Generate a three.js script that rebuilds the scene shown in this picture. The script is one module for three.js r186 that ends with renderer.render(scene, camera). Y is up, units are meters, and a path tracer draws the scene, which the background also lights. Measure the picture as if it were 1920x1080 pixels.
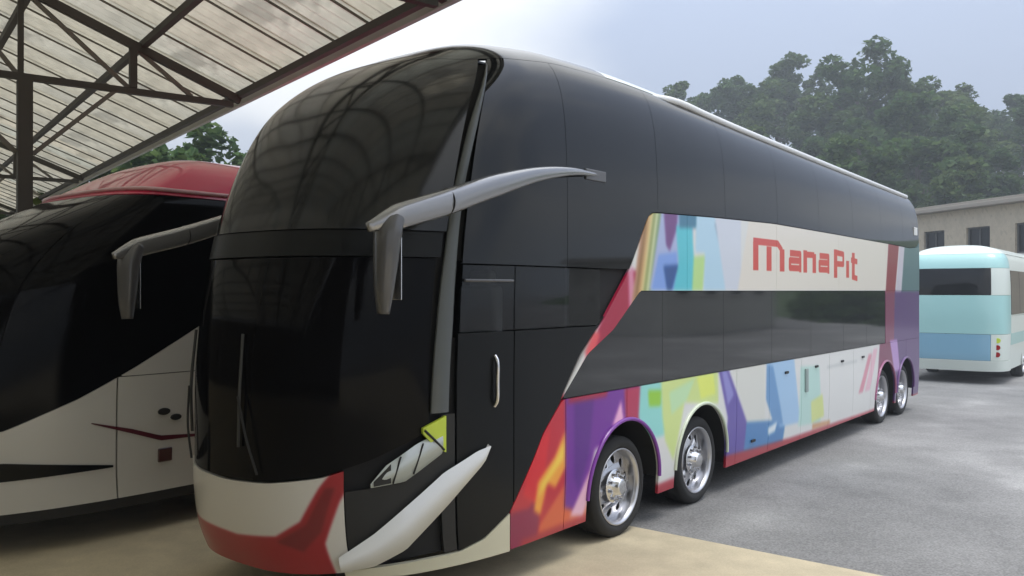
import * as THREE from 'three';
import { mergeGeometries } from 'three/addons/utils/BufferGeometryUtils.js';
import { RoundedBoxGeometry } from 'three/addons/geometries/RoundedBoxGeometry.js';

// ---------------------------------------------------------------- camera, sky, sun, exposure
const scene = new THREE.Scene();
const camera = new THREE.PerspectiveCamera(37.3, 16 / 9, 0.1, 900);
camera.position.set(5.616, 2.42, 4.683);
camera.lookAt(5.616 - 0.621 * 10, 2.42 + 0.031, 4.683 - 0.784 * 10);
camera.updateMatrixWorld(true);

const renderer = new THREE.WebGLRenderer({ antialias: true });
renderer.setSize(1024, 576);
renderer.toneMapping = THREE.LinearToneMapping;
renderer.toneMappingExposure = 1.55;
renderer.shadowMap.enabled = true;

let seed = 20240611;
const rnd = () => { seed |= 0; seed = seed + 0x6D2B79F5 | 0; let t = Math.imul(seed ^ seed >>> 15, 1 | seed); t = t + Math.imul(t ^ t >>> 7, 61 | t) ^ t; return ((t ^ t >>> 14) >>> 0) / 4294967296; };
const rr = (a, b) => a + (b - a) * rnd();
const lerp = (a, b, t) => a + (b - a) * t;
const clamp = (x, a = 0, b = 1) => Math.min(b, Math.max(a, x));
const smooth = (a, b, x) => { const t = clamp((x - a) / (b - a)); return t * t * (3 - 2 * t); };
// value noise in 3D (hashed lattice), optional period
const hash3 = (x, y, z) => { let h = Math.imul(x, 374761393) ^ Math.imul(y, 668265263) ^ Math.imul(z, 1274126177); h = Math.imul(h ^ h >>> 13, 1274126177); return ((h ^ h >>> 16) >>> 0) / 4294967296; };
function noise(x, y, z = 0, per = 0) {
  const xi = Math.floor(x), yi = Math.floor(y), zi = Math.floor(z), f = t => t * t * (3 - 2 * t);
  const fx = f(x - xi), fy = f(y - yi), fz = f(z - zi), w = per ? n => ((n % per) + per) % per : n => n;
  const g = (i, j, k) => hash3(w(xi + i), w(yi + j), zi + k);
  return lerp(lerp(lerp(g(0, 0, 0), g(1, 0, 0), fx), lerp(g(0, 1, 0), g(1, 1, 0), fx), fy), lerp(lerp(g(0, 0, 1), g(1, 0, 1), fx), lerp(g(0, 1, 1), g(1, 1, 1), fx), fy), fz);
}
function fbm(x, y, z = 0, oct = 5, per = 0) { let s = 0, a = 0.5, t = 0; for (let i = 0; i < oct; i++) { s += a * noise(x, y, z + i * 17, per); t += a; x *= 2; y *= 2; z *= 2; per *= 2; a *= 0.5; } return s / t; }

const sunDir = new THREE.Vector3(0.26, 0.94, -0.10).normalize();
{ // overcast sky: pale blue-grey with soft broken cloud and a veil glow round the hidden sun
  const W = 1024, H = 512, data = new Float32Array(W * H * 4);
  for (let j = 0; j < H; j++) for (let i = 0; i < W; i++) {
    const az = (i + 0.5) / W * 2 * Math.PI - Math.PI, el = ((j + 0.5) / H - 0.5) * Math.PI;
    const dx = Math.cos(el) * Math.cos(az), dy = Math.sin(el), dz = Math.cos(el) * Math.sin(az);
    const k = 1 / (Math.abs(dy) + 0.32);
    const c1 = fbm(dx * k * 1.7 + 111.02, dz * k * 1.7 + 1.4, 3.1, 6), c2 = fbm(dx * k * 0.7 + 103.82, dz * k * 0.7 + 9.1, 8.4, 4);
    const cl = smooth(0.38, 0.62, c1 * 0.6 + c2 * 0.4);
    const glow = Math.pow(clamp(dx * sunDir.x + dy * sunDir.y + dz * sunDir.z), 5);
    const hz = Math.pow(1 - clamp(dy), 3), zen = 0.46 + 1.3 * clamp(dy); // an overcast dome is brighter overhead
    let r = lerp(0.44, 0.92, cl) + 0.05 * hz + 0.45 * glow, g = lerp(0.52, 0.95, cl) + 0.045 * hz + 0.43 * glow, b = lerp(0.69, 0.99, cl) + 0.02 * hz + 0.40 * glow;
    r *= zen; g *= zen; b *= zen; if (dy < 0) { r = g = b = 0.30; }
    data.set([r, g, b, 1], (j * W + i) * 4);
  }
  const sky = new THREE.DataTexture(data, W, H, THREE.RGBAFormat, THREE.FloatType);
  sky.mapping = THREE.EquirectangularReflectionMapping; sky.magFilter = sky.minFilter = THREE.LinearFilter; sky.needsUpdate = true;
  scene.background = sky; scene.environment = sky;
}
const sun = new THREE.DirectionalLight(new THREE.Color(1, 0.965, 0.90), 0.9);
sun.position.copy(sunDir).multiplyScalar(60); sun.castShadow = true; sun.shadow.radius = 40;
sun.shadow.mapSize.set(2048, 2048); Object.assign(sun.shadow.camera, { left: -45, right: 45, top: 45, bottom: -45, near: 1, far: 160 });
scene.add(sun); scene.add(sun.target);

// ---------------------------------------------------------------- helpers
const lin = (r, g, b) => new THREE.Color().setRGB(r, g, b);
const css = h => new THREE.Color(h);
const mat = (color, roughness = 0.8, o = {}) => new THREE.MeshStandardMaterial({ color, roughness, side: THREE.DoubleSide, ...o });
const phys = (color, roughness, o = {}) => new THREE.MeshPhysicalMaterial({ color, roughness, side: THREE.DoubleSide, ...o });
const used = {};
const numbered = n => { const k = used[n] = (used[n] ?? -1) + 1; return k ? `${n}_${String(k).padStart(3, '0')}` : n; };
function mesh(name, geo, m, parent) { const o = new THREE.Mesh(geo, m); o.name = parent ? name : numbered(name); o.castShadow = o.receiveShadow = true; (parent || scene).add(o); return o; }
function thing(name, label, category, group) { const g = new THREE.Group(); g.name = numbered(name); g.userData = { label, category }; if (group) g.userData.group = group; scene.add(g); return g; }
function pgroup(name, parent) { const g = new THREE.Group(); g.name = name; parent.add(g); return g; }
function structure(name, geo, m) { const o = mesh(name, geo, m); o.userData.kind = 'structure'; return o; }
const pl = pts => x => { // piecewise-linear function
  if (x <= pts[0][0]) return pts[0][1];
  for (let i = 1; i < pts.length; i++) if (x <= pts[i][0]) { const [a, b] = pts[i - 1], [c, d] = pts[i]; return c === a ? d : b + (d - b) * (x - a) / (c - a); }
  return pts[pts.length - 1][1];
};
function bar(a, b, w, h = w) { // box bar between two points
  const A = new THREE.Vector3(...a), B = new THREE.Vector3(...b), d = B.clone().sub(A), L = d.length();
  const g = new THREE.BoxGeometry(w, h, L), z = d.normalize(), up = Math.abs(z.y) > 0.95 ? new THREE.Vector3(1, 0, 0) : new THREE.Vector3(0, 1, 0);
  const x = up.clone().cross(z).normalize(), y = z.clone().cross(x);
  const m = new THREE.Matrix4().makeBasis(x, y, z); m.setPosition(A.add(B).multiplyScalar(0.5)); return g.applyMatrix4(m);
}
const box = (x, y, z, w, h, d, r = 0) => (r ? new RoundedBoxGeometry(w, h, d, 2, r) : new THREE.BoxGeometry(w, h, d)).translate(x, y, z);
function tube(pts, r, seg = 24, rs = 8) { return new THREE.TubeGeometry(new THREE.CatmullRomCurve3(pts.map(p => new THREE.Vector3(...p))), seg, r, rs); }
// loft an ellipse-section blade along a curve: stations [x,y,z, halfWidth, halfHeight]
function blade(st, seg = 40, rs = 14) {
  const C = new THREE.CatmullRomCurve3(st.map(p => new THREE.Vector3(p[0], p[1], p[2]))), n = st.length - 1, pos = [], idx = [];
  for (let i = 0; i <= seg; i++) {
    const t = i / seg, p = C.getPoint(t), d = C.getTangent(t), k = Math.min(n - 1, Math.floor(t * n)), f = t * n - k;
    const w = lerp(st[k][3], st[k + 1][3], f), h = lerp(st[k][4], st[k + 1][4], f);
    const ref = st[k][5] ? new THREE.Vector3(...st[k][5]) : new THREE.Vector3(0, 1, 0);
    const s = d.clone().cross(ref).normalize(), u = s.clone().cross(d).normalize();
    for (let j = 0; j < rs; j++) { const a = j / rs * Math.PI * 2, ca = Math.cos(a), sa = Math.sin(a), e = 0.75; const q = p.clone().addScaledVector(s, w * Math.sign(ca) * Math.abs(ca) ** e).addScaledVector(u, h * Math.sign(sa) * Math.abs(sa) ** e); pos.push(q.x, q.y, q.z); }
  }
  for (let i = 0; i < seg; i++) for (let j = 0; j < rs; j++) { const a = i * rs + j, b = i * rs + (j + 1) % rs; idx.push(a, b, a + rs, b, b + rs, a + rs); }
  for (const [i, f] of [[0, 1], [seg, 0]]) { const c = pos.length / 3, p = C.getPoint(i / seg); pos.push(p.x, p.y, p.z); for (let j = 0; j < rs; j++) { const a = i * rs + j, b = i * rs + (j + 1) % rs; f ? idx.push(c, b, a) : idx.push(c, a, b); } }
  const g = new THREE.BufferGeometry(); g.setAttribute('position', new THREE.Float32BufferAttribute(pos, 3)); g.setIndex(idx); g.computeVertexNormals();
  g.setAttribute('uv', new THREE.Float32BufferAttribute(new Float32Array(pos.length / 3 * 2), 2)); return g;
}
function noiseTex(size, f, srgb = true) {
  const d = new Uint8Array(size * size * 4);
  for (let j = 0; j < size; j++) for (let i = 0; i < size; i++) { const c = f(i / size, j / size); d.set([...c.map(v => clamp(v) * 255), 255], (j * size + i) * 4); }
  const t = new THREE.DataTexture(d, size, size); t.wrapS = t.wrapT = THREE.RepeatWrapping; t.magFilter = THREE.LinearFilter; t.minFilter = THREE.LinearMipmapLinearFilter; t.generateMipmaps = true;
  if (srgb) t.colorSpace = THREE.SRGBColorSpace; t.needsUpdate = true; return t;
}
function canvasTex(w, h, draw) { const c = document.createElement('canvas'); c.width = w; c.height = h; draw(c.getContext('2d'), w, h); const t = new THREE.CanvasTexture(c); t.colorSpace = THREE.SRGBColorSpace; t.magFilter = THREE.LinearFilter; return t; }

// ---------------------------------------------------------------- ground
function sheet(x0, x1, z0, z1, y, n = 1) {
  const g = new THREE.PlaneGeometry(x1 - x0, z1 - z0, n, n).rotateX(-Math.PI / 2).translate((x0 + x1) / 2, y, (z0 + z1) / 2);
  const p = g.attributes.position, uv = g.attributes.uv; for (let i = 0; i < p.count; i++) uv.setXY(i, p.getX(i), p.getZ(i)); return g;
}
const asphTex = noiseTex(1024, (u, v) => { // 12 m tile: worn asphalt, aggregate, patches
  const a = fbm(u * 6, v * 6, 1, 5, 6), b = fbm(u * 24, v * 24, 4, 4, 24), c = hash3(Math.floor(u * 1024), Math.floor(v * 1024), 9);
  const k = 0.50 + 0.15 * (a - 0.5) + 0.10 * (b - 0.5) + 0.15 * (c - 0.5) + 0.05 * smooth(0.55, 0.75, a); return [k * 1.005, k * 0.995, k * 0.98];
});
asphTex.repeat.set(1 / 12, 1 / 12);
const concTex = noiseTex(1024, (u, v) => {
  const a = fbm(u * 5, v * 5, 2, 5, 5), b = fbm(u * 40, v * 40, 7, 3, 40), c = hash3(Math.floor(u * 1024), Math.floor(v * 1024), 5), st = smooth(0.56, 0.72, fbm(u * 7, v * 7, 31, 5, 7));
  const k = 0.755 + 0.12 * (a - 0.5) + 0.10 * (b - 0.5) + 0.05 * (c - 0.5) - 0.10 * st; return [k * 1.02, k * 0.95, k * 0.80];
});
concTex.repeat.set(1 / 9, 1 / 9);
structure('asphalt_ground', sheet(-400, 400, -400, 300, 0), mat(lin(1, 1, 1), 0.9, { map: asphTex }));
structure('concrete_apron', sheet(-46, 40, -2.94, 34, 0.006), mat(lin(1, 1, 1), 0.85, { map: concTex }));

// ---------------------------------------------------------------- bus body surface
function spline(p) { // monotone cubic through the stations
  const n = p.length, d = [], m = []; for (let i = 0; i < n - 1; i++) d.push((p[i + 1][1] - p[i][1]) / (p[i + 1][0] - p[i][0]));
  for (let i = 0; i < n; i++) m.push(i === 0 ? d[0] : i === n - 1 ? d[n - 2] : d[i - 1] * d[i] <= 0 ? 0 : 2 * d[i - 1] * d[i] / (d[i - 1] + d[i]));
  return x => { if (x <= p[0][0]) return p[0][1] + (x - p[0][0]) * m[0]; if (x >= p[n - 1][0]) return p[n - 1][1]; let i = 0; while (x > p[i + 1][0]) i++; const h = p[i + 1][0] - p[i][0], t = (x - p[i][0]) / h, t2 = t * t, t3 = t2 * t; return (2 * t3 - 3 * t2 + 1) * p[i][1] + (t3 - 2 * t2 + t) * h * m[i] + (3 * t2 - 2 * t3) * p[i + 1][1] + (t3 - t2) * h * m[i + 1]; };
}
class Surf {
  constructor({ table, zc = -1.2, pw = 2.9, q = 2.3, lift = () => 0, ref = 3 }) {
    Object.assign(this, { table, zc, pw, q, lift }); this.f = [1, 2, 3].map(k => spline(table.map(r => [r[0], r[k]])));
    const N = table[ref][3], W = table[ref][2], D = N - zc; this.ts = []; let L = 0, px = 0, pz = N;
    for (let i = 0; i <= 2000; i++) { const t = i / 2000 * Math.PI / 2, x = W * Math.sin(t) ** (2 / pw), z = zc + D * Math.max(0, Math.cos(t)) ** (2 / q); L += Math.hypot(x - px, z - pz); px = x; pz = z; this.ts.push([L, t]); }
    this.Lc = L; this.tf = pl(this.ts.filter((_, i) => i % 4 === 0));
    this.K = L + zc; // L = s + K on the flat side, s = metres behind the pillar line (z = -s)
  }
  sm(k, v) { const e = 0.1, f = this.f[k]; return (f(v - e) + 2 * f(v - e / 2) + 2 * f(v) + 2 * f(v + e / 2) + f(v + e)) / 8; } // softly rounded profile
  raw(L, v) {
    const h = this.sm(0, v), W = this.sm(1, v), N = this.sm(2, v), zc = Math.min(this.zc, N - 0.3), D = N - zc, a = Math.abs(L), s = L < 0 ? -1 : 1; let x, z;
    if (a <= this.Lc) { const t = this.tf(a); x = W * Math.sin(t) ** (2 / this.pw); z = zc + D * Math.max(0, Math.cos(t)) ** (2 / this.q); } else { x = W; z = zc - (a - this.Lc); }
    return new THREE.Vector3(s * x, h + this.lift(z, v), z);
  }
  normal(L, v) { const e = 0.012, n = this.raw(L + e, v).sub(this.raw(L - e, v)).cross(this.raw(L, v + e).sub(this.raw(L, v - e))); n.normalize(); return n; }
  at(L, v, off = 0) { const p = this.raw(L, v); if (off) { const n = this.normal(L, v); if (n.x * Math.sign(L || 1) < -0.2) n.negate(); p.addScaledVector(n, off); } return p; }
}
const range = (a, b, step) => { const n = Math.max(1, Math.ceil((b - a) / step)); return Array.from({ length: n + 1 }, (_, i) => a + (b - a) * i / n); };
// a skin panel between lo(L) and hi(L), stood off the surface, with returned edges
function panel(S, Ls, lo, hi, { nv = 10, off = 0, thick = 0.03, bulge = 0, uv = (L, v) => [L, v], sign = 1 } = {}) {
  const pos = [], nor = [], uvs = [], idx = [], n = Ls.length;
  for (let i = 0; i < n; i++) for (let j = 0; j <= nv; j++) {
    const L = Ls[i], a = lo(L), b = hi(L), v = lerp(a, b, j / nv), nn = S.normal(L, v), p = S.raw(L, v);
    if (nn.dot(new THREE.Vector3(L >= 0 ? 0.6 : -0.6, 0.3, L > S.Lc || L < -S.Lc ? 0 : 0.6)) < 0) nn.negate();
    p.addScaledVector(nn, off + bulge * Math.min(1, (b - a) / 0.12) * Math.sin(Math.PI * j / nv) ** 0.6); if (bulge) nn.y += 0.9 * Math.cos(Math.PI * (1 - j / nv)), nn.normalize(); pos.push(p.x * sign, p.y, p.z); nor.push(nn.x * sign, nn.y, nn.z); uvs.push(...uv(L, v));
  }
  const id = (i, j) => i * (nv + 1) + j;
  for (let i = 0; i < n - 1; i++) for (let j = 0; j < nv; j++) { const a = id(i, j), b = id(i + 1, j), c = id(i + 1, j + 1), d = id(i, j + 1); sign > 0 ? idx.push(a, b, c, a, c, d) : idx.push(a, c, b, a, d, c); }
  if (thick) {
    const rim = []; for (let i = 0; i < n; i++) rim.push(id(i, 0)); for (let j = 1; j <= nv; j++) rim.push(id(n - 1, j)); for (let i = n - 2; i >= 0; i--) rim.push(id(i, nv)); for (let j = nv - 1; j > 0; j--) rim.push(id(0, j));
    const m = rim.length; for (let k = 0; k < m; k++) {
      const a = rim[k], b = rim[(k + 1) % m], A = new THREE.Vector3(...pos.slice(a * 3, a * 3 + 3)), B = new THREE.Vector3(...pos.slice(b * 3, b * 3 + 3)), na = new THREE.Vector3(...nor.slice(a * 3, a * 3 + 3)), nb = new THREE.Vector3(...nor.slice(b * 3, b * 3 + 3));
      const C = B.clone().addScaledVector(nb, -thick), Dd = A.clone().addScaledVector(na, -thick), e = B.clone().sub(A).cross(na); if (e.lengthSq() < 1e-12) continue; e.normalize(); const s = pos.length / 3;
      for (const q of [A, B, C, Dd]) { pos.push(q.x, q.y, q.z); nor.push(e.x, e.y, e.z); }
      uvs.push(uvs[a * 2], uvs[a * 2 + 1], uvs[b * 2], uvs[b * 2 + 1], uvs[b * 2], uvs[b * 2 + 1], uvs[a * 2], uvs[a * 2 + 1]);
      idx.push(s, s + 2, s + 1, s, s + 3, s + 2);
    }
  }
  const g = new THREE.BufferGeometry(); g.setAttribute('position', new THREE.Float32BufferAttribute(pos, 3)); g.setAttribute('normal', new THREE.Float32BufferAttribute(nor, 3)); g.setAttribute('uv', new THREE.Float32BufferAttribute(uvs, 2)); g.setIndex(idx); return g;
}
const k0 = c => () => c;

// ---------------------------------------------------------------- shared bus materials
const M = {
  glass: phys(lin(0.008, 0.009, 0.010), 0.06, { ior: 1.5, specularIntensity: 0.6 }),
  domeGlass: phys(lin(0.008, 0.009, 0.010), 0.13, { ior: 1.5 }),
  sideDome: phys(lin(0.008, 0.009, 0.010), 0.05, { ior: 1.55, specularIntensity: 0.85 }),
  bandGlass: phys(lin(0.010, 0.011, 0.012), 0.05, { ior: 1.75 }),
  deepGlass: phys(lin(0.005, 0.005, 0.006), 0.08, { specularIntensity: 0.22 }),
  blackPaint: phys(lin(0.010, 0.011, 0.012), 0.28, { specularIntensity: 0.4 }),
  frame: mat(lin(0.008, 0.008, 0.009), 0.8),
  trim: mat(lin(0.018, 0.018, 0.018), 0.6),
  greyPillar: phys(lin(0.085, 0.095, 0.095), 0.45, { clearcoat: 0.3 }),
  silver: phys(lin(0.34, 0.34, 0.35), 0.20, { metalness: 0.6, clearcoat: 0.4 }),
  darkSilver: phys(lin(0.09, 0.09, 0.095), 0.38, { clearcoat: 0.5 }),
  chrome: mat(lin(0.72, 0.72, 0.73), 0.2, { metalness: 1 }),
  alloy: mat(lin(0.55, 0.55, 0.57), 0.28, { metalness: 0.9 }),
  rubber: mat(lin(0.022, 0.022, 0.022), 0.85),
  white: phys(lin(0.74, 0.74, 0.72), 0.35, { clearcoat: 0.6, clearcoatRoughness: 0.08 }),
  roofPale: phys(lin(0.62, 0.66, 0.63), 0.4, { clearcoat: 0.5 }),
  lens: phys(lin(0.50, 0.54, 0.52), 0.12, { clearcoat: 1, clearcoatRoughness: 0.03 }),
  lampGlass: phys(lin(0.22, 0.24, 0.24), 0.08, { clearcoat: 1 }),
  yellow: phys(lin(0.62, 0.76, 0.06), 0.4, { clearcoat: 0.5 }),
  red: phys(lin(0.42, 0.02, 0.03), 0.3, { clearcoat: 0.7 }),
  redLamp: phys(lin(0.35, 0.01, 0.01), 0.15, { clearcoat: 1 }),
  under: mat(lin(0.012, 0.012, 0.012), 0.95),
  tint: phys(lin(0.30, 0.31, 0.31), 0.02, { transmission: 1, thickness: 0, ior: 1.5 }),
  seat: mat(lin(0.26, 0.27, 0.28), 0.85),
};

// ---------------------------------------------------------------- wheel (axis along x, outer face towards +x)
const rimParts = (() => {
  const lathe = (pts, seg = 48) => new THREE.LatheGeometry(pts.map(p => new THREE.Vector2(p[0], p[1])), seg).rotateZ(-Math.PI / 2);
  const tyre = lathe([[0.34, -0.14], [0.40, -0.155], [0.455, -0.15], [0.485, -0.125], [0.492, -0.10], [0.492, -0.055], [0.486, -0.05], [0.486, -0.04], [0.492, -0.035], [0.492, 0.035], [0.486, 0.04], [0.486, 0.05], [0.492, 0.055], [0.492, 0.10], [0.485, 0.125], [0.455, 0.15], [0.425, 0.157], [0.42, 0.153], [0.40, 0.155], [0.375, 0.14], [0.365, 0.10]]);
  const lip = lathe([[0.335, -0.10], [0.335, 0.10], [0.345, 0.125], [0.36, 0.148], [0.374, 0.150], [0.376, 0.140], [0.366, 0.128]]);
  const sh = new THREE.Shape(); sh.absarc(0, 0, 0.342, 0, Math.PI * 2);
  for (let i = 0; i < 10; i++) { const a = i / 10 * Math.PI * 2, h = new THREE.Path(); h.absellipse(Math.cos(a) * 0.265, Math.sin(a) * 0.265, 0.052, 0.044, 0, Math.PI * 2, true, a); sh.holes.push(h); }
  const disc = new THREE.ExtrudeGeometry(sh, { depth: 0.012, bevelEnabled: true, bevelSize: 0.007, bevelThickness: 0.006, bevelSegments: 2, curveSegments: 12 });
  const p = disc.attributes.position; for (let i = 0; i < p.count; i++) { const r = Math.hypot(p.getX(i), p.getY(i)); p.setZ(i, p.getZ(i) + 0.10 * (1 - smooth(0.12, 0.30, r)) * 0.6 + 0.02); }
  disc.computeVertexNormals(); disc.rotateY(Math.PI / 2);
  const hub = lathe([[0.001, 0.185], [0.06, 0.183], [0.085, 0.17], [0.095, 0.12], [0.15, 0.10], [0.165, 0.09]], 36);
  const nuts = []; for (let i = 0; i < 10; i++) { const a = (i + 0.5) / 10 * Math.PI * 2; nuts.push(new THREE.CylinderGeometry(0.015, 0.02, 0.055, 6).rotateZ(-Math.PI / 2).translate(0.115, Math.cos(a) * 0.135, Math.sin(a) * 0.135)); }
  const strip = g => { const k = g.index ? g.toNonIndexed() : g; for (const n of Object.keys(k.attributes)) if (!['position', 'normal', 'uv'].includes(n)) k.deleteAttribute(n); return k; };
  return { tyre, rim: mergeGeometries([lip, disc].map(strip)), hub: mergeGeometries([hub, ...nuts].map(strip)), drum: lathe([[0.001, -0.02], [0.25, -0.02], [0.33, -0.06], [0.34, -0.14]], 32) };
})();
function wheel(parent, x, z, r = 0.492, y = r, side = 1, rot = 0) {
  const w = pgroup('wheel', parent); w.position.set(x, y, z); w.scale.setScalar(r / 0.492); w.rotation.set(0, side > 0 ? 0 : Math.PI, 0); w.rotateX(rot);
  mesh('tyre', rimParts.tyre, M.rubber, w); mesh('rim', rimParts.rim, M.alloy, w); mesh('hub', rimParts.hub, M.chrome, w); mesh('brake_drum', rimParts.drum, M.under, w); return w;
}
function wheelWell(parent, x, z, y, r, side, depth = 0.55) { // half-round liner going in from the skin
  const g = new THREE.CylinderGeometry(r, r, depth, 28, 1, true, 0, Math.PI).rotateZ(Math.PI / 2); // axis x, open below
  const p = g.attributes.position; let up = 0; for (let i = 0; i < p.count; i++) up += p.getY(i); if (up < 0) g.rotateX(Math.PI);
  mesh('wheel_well', g.translate(x - side * (depth / 2 + 0.012), y, z), M.under, parent);
}

// ================================================================ the double-decker
const SB = new Surf({
  table: [[0.3, 0.3, 1.27, 0.86], [0.6, 0.6, 1.29, 0.98], [1.0, 1.0, 1.30, 1.02], [1.6, 1.6, 1.30, 1.02], [2.2, 2.2, 1.30, 0.97], [2.8, 2.8, 1.30, 0.84], [3.2, 3.2, 1.30, 0.70], [3.6, 3.6, 1.29, 0.50], [3.9, 3.9, 1.27, 0.30], [4.15, 4.14, 1.22, 0.06], [4.4, 4.36, 1.10, -0.25], [4.7, 4.52, 0.84, -0.6], [5.1, 4.61, 0.44, -1.0], [5.5, 4.63, 0.02, -1.4]],
  lift: (z, v) => smooth(3.5, 4.4, v) * spline([[-14, -0.05], [-9, 0.04], [-6, 0.10], [-3, 0.17], [-1.8, 0.13], [-1.0, 0.03], [-0.5, -0.04], [0.3, -0.03]])(z),
});
const K = SB.K, LEND = 14.2 + K;
const arches = [[2.57, 0.68], [4.26, 0.66], [11.75, 0.66], [13.15, 0.64]], AXH = 0.48;
const archLo = (base, extra = 0) => L => { const s = Math.abs(L) - K; let h = base; for (const [c, r] of arches) { const d = Math.abs(s - c); if (d < r + extra) h = Math.max(h, AXH + Math.sqrt((r + extra) ** 2 - d * d)); } return h; };
const archSamples = (a, b, step) => { const set = new Set(range(a, b, step).map(x => +x.toFixed(4))); for (const [c, r] of arches) for (let i = 0; i <= 28; i++) { const x = c + K - r * Math.cos(i / 28 * Math.PI); if (x > a + 0.002 && x < b - 0.002) set.add(+x.toFixed(4)); } for (const [c, r] of arches) for (const d of [-r - 0.001, r + 0.001]) { const x = c + K + d; if (x > a && x < b) set.add(x); } return [...set].sort((p, q) => p - q); };

// livery print on the flank: canvas spans L = 2.0 .. 16.0 m, height 0.2 .. 3.45 m; drawn in s (metres behind the pillar) and h
const LW = 2048, LH = 476, PPM = LW / 14;
// soft, airbrushed edges: a separable box blur over the print
function soften(c, w, h, rad, pass = 2) {
  const im = c.getImageData(0, 0, w, h), d = im.data, t = new Float32Array(w * h * 3);
  const run = (horiz) => { const n = horiz ? w : h, m = horiz ? h : w; for (let j = 0; j < m; j++) for (let k = 0; k < 3; k++) { let s = 0; const at = i => d[((horiz ? j * w + clamp(i, 0, n - 1) : clamp(i, 0, n - 1) * w + j)) * 4 + k]; for (let i = -rad; i <= rad; i++) s += at(i); for (let i = 0; i < n; i++) { t[(horiz ? j * w + i : i * w + j) * 3 + k] = s / (2 * rad + 1); s += at(i + rad + 1) - at(i - rad); } } for (let i = 0; i < w * h; i++) for (let k = 0; k < 3; k++) d[i * 4 + k] = t[i * 3 + k]; };
  for (let p = 0; p < pass; p++) { run(true); run(false); } c.putImageData(im, 0, 0);
}
const liveryTex = (withText) => canvasTex(LW, LH, (c) => {
  const X = s => (s + K - 2.0) * PPM, Y = h => LH - (h - 0.2) * PPM;
  const poly = (col, ...p) => { c.fillStyle = col; c.beginPath(); p.forEach(([s, h], i) => i ? c.lineTo(X(s), Y(h)) : c.moveTo(X(s), Y(h))); c.closePath(); c.fill(); };
  c.fillStyle = '#dcdcd8'; c.fillRect(0, 0, LW, LH);
  // ---- lower flank
  poly('#c01f33', [0.2, 1.5], [1.54, 1.5], [1.54, 0.2], [0.2, 0.2]);
  poly('#8c1248', [0.2, 0.60], [1.02, 0.60], [1.10, 0.80], [1.16, 0.50], [1.12, 0.2], [0.2, 0.2]);
  poly('#d8202c', [1.00, 1.05], [1.30, 1.25], [1.22, 0.86], [1.08, 0.62], [0.92, 0.72]);
  poly('#f2a23a', [1.53, 1.20], [1.36, 0.98], [1.12, 0.80], [1.07, 0.56], [1.17, 0.50], [1.26, 0.76], [1.38, 0.70], [1.53, 0.86]);
  poly('#f7cf4d', [1.52, 1.10], [1.36, 0.93], [1.17, 0.78], [1.13, 0.66], [1.30, 0.80], [1.50, 0.94]);
  poly('#d9603a', [1.16, 0.42], [1.53, 0.72], [1.90, 0.58], [1.90, 0.25], [1.14, 0.25]);
  poly('#6f2396', [1.52, 1.5], [2.86, 1.5], [2.80, 1.1], [2.0, 0.95], [1.86, 0.62], [1.70, 0.44], [1.53, 0.50]);
  poly('#5a1c86', [1.66, 1.5], [2.00, 1.5], [1.90, 0.9], [1.74, 0.6], [1.66, 0.75]);
  poly('#e9b9cf', [1.62, 0.40], [1.93, 0.78], [1.92, 0.52], [1.84, 0.36]);
  poly('#f0b4d6', [2.30, 1.12], [2.47, 1.36], [2.53, 1.12]);
  poly('#b0244f', [2.53, 1.47], [2.84, 1.47], [2.80, 1.02], [2.56, 1.10]);
  poly('#8fd6cf', [2.84, 1.5], [3.30, 1.5], [3.34, 0.9], [3.0, 0.9], [2.80, 1.15]);
  poly('#93cc2f', [3.00, 1.40], [3.27, 1.38], [3.26, 1.22], [3.02, 1.24]);
  poly('#cfe08c', [3.27, 1.5], [4.64, 1.5], [4.66, 1.1], [3.8, 1.2], [3.56, 0.6], [3.36, 0.85], [3.30, 1.1]);
  poly('#bfe3b0', [3.45, 1.34], [4.05, 1.44], [3.85, 1.22], [3.50, 1.10]);
  poly('#e2ec6a', [4.10, 1.46], [4.52, 1.46], [4.58, 1.22], [4.20, 1.20]);
  poly('#5b4aa0', [4.66, 1.5], [4.92, 1.5], [5.48, 0.79], [6.05, 0.66], [6.05, 0.2], [4.86, 0.2], [4.92, 0.9]);
  poly('#8a86c8', [4.74, 1.5], [4.86, 1.5], [5.10, 1.16], [4.92, 1.05]);
  poly('#d8d8cf', [5.02, 1.5], [6.06, 1.5], [6.06, 0.68], [5.50, 0.77]);
  poly('#3f7fb8', [5.48, 0.78], [6.30, 0.70], [6.80, 0.62], [6.70, 0.2], [5.40, 0.2]);
  poly('#9fc4e4', [6.12, 1.5], [7.10, 1.5], [7.36, 0.55], [6.60, 0.58], [6.30, 0.9]);
  poly('#5f93c4', [6.12, 1.46], [6.34, 1.42], [6.72, 0.60], [6.40, 0.62], [6.10, 1.0]);
  poly('#dfe9ee', [6.18, 0.62], [6.50, 0.66], [6.44, 0.54], [6.20, 0.52]);
  poly('#b6d9cf', [7.36, 1.34], [8.15, 1.30], [8.26, 0.45], [7.30, 0.5]);
  poly('#d3dd8a', [7.80, 0.80], [8.30, 0.86], [8.40, 0.52], [7.86, 0.48]);
  c.fillStyle = '#aab0ae'; c.fillRect(X(8.5), Y(1.26), 1.5 * PPM, 3);
  poly('#d58a9b', [10.10, 0.70], [10.66, 1.32], [10.86, 1.32], [10.34, 0.70]);
  poly('#e3b6c2', [10.45, 0.70], [10.95, 1.40], [11.20, 1.40], [10.75, 0.70]);
  poly('#7a2a52', [11.05, 0.2], [11.55, 2.40], [12.35, 2.40], [12.2, 0.2]);
  poly('#54306e', [12.2, 0.2], [12.35, 2.42], [14.3, 2.42], [14.3, 0.2]);
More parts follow.
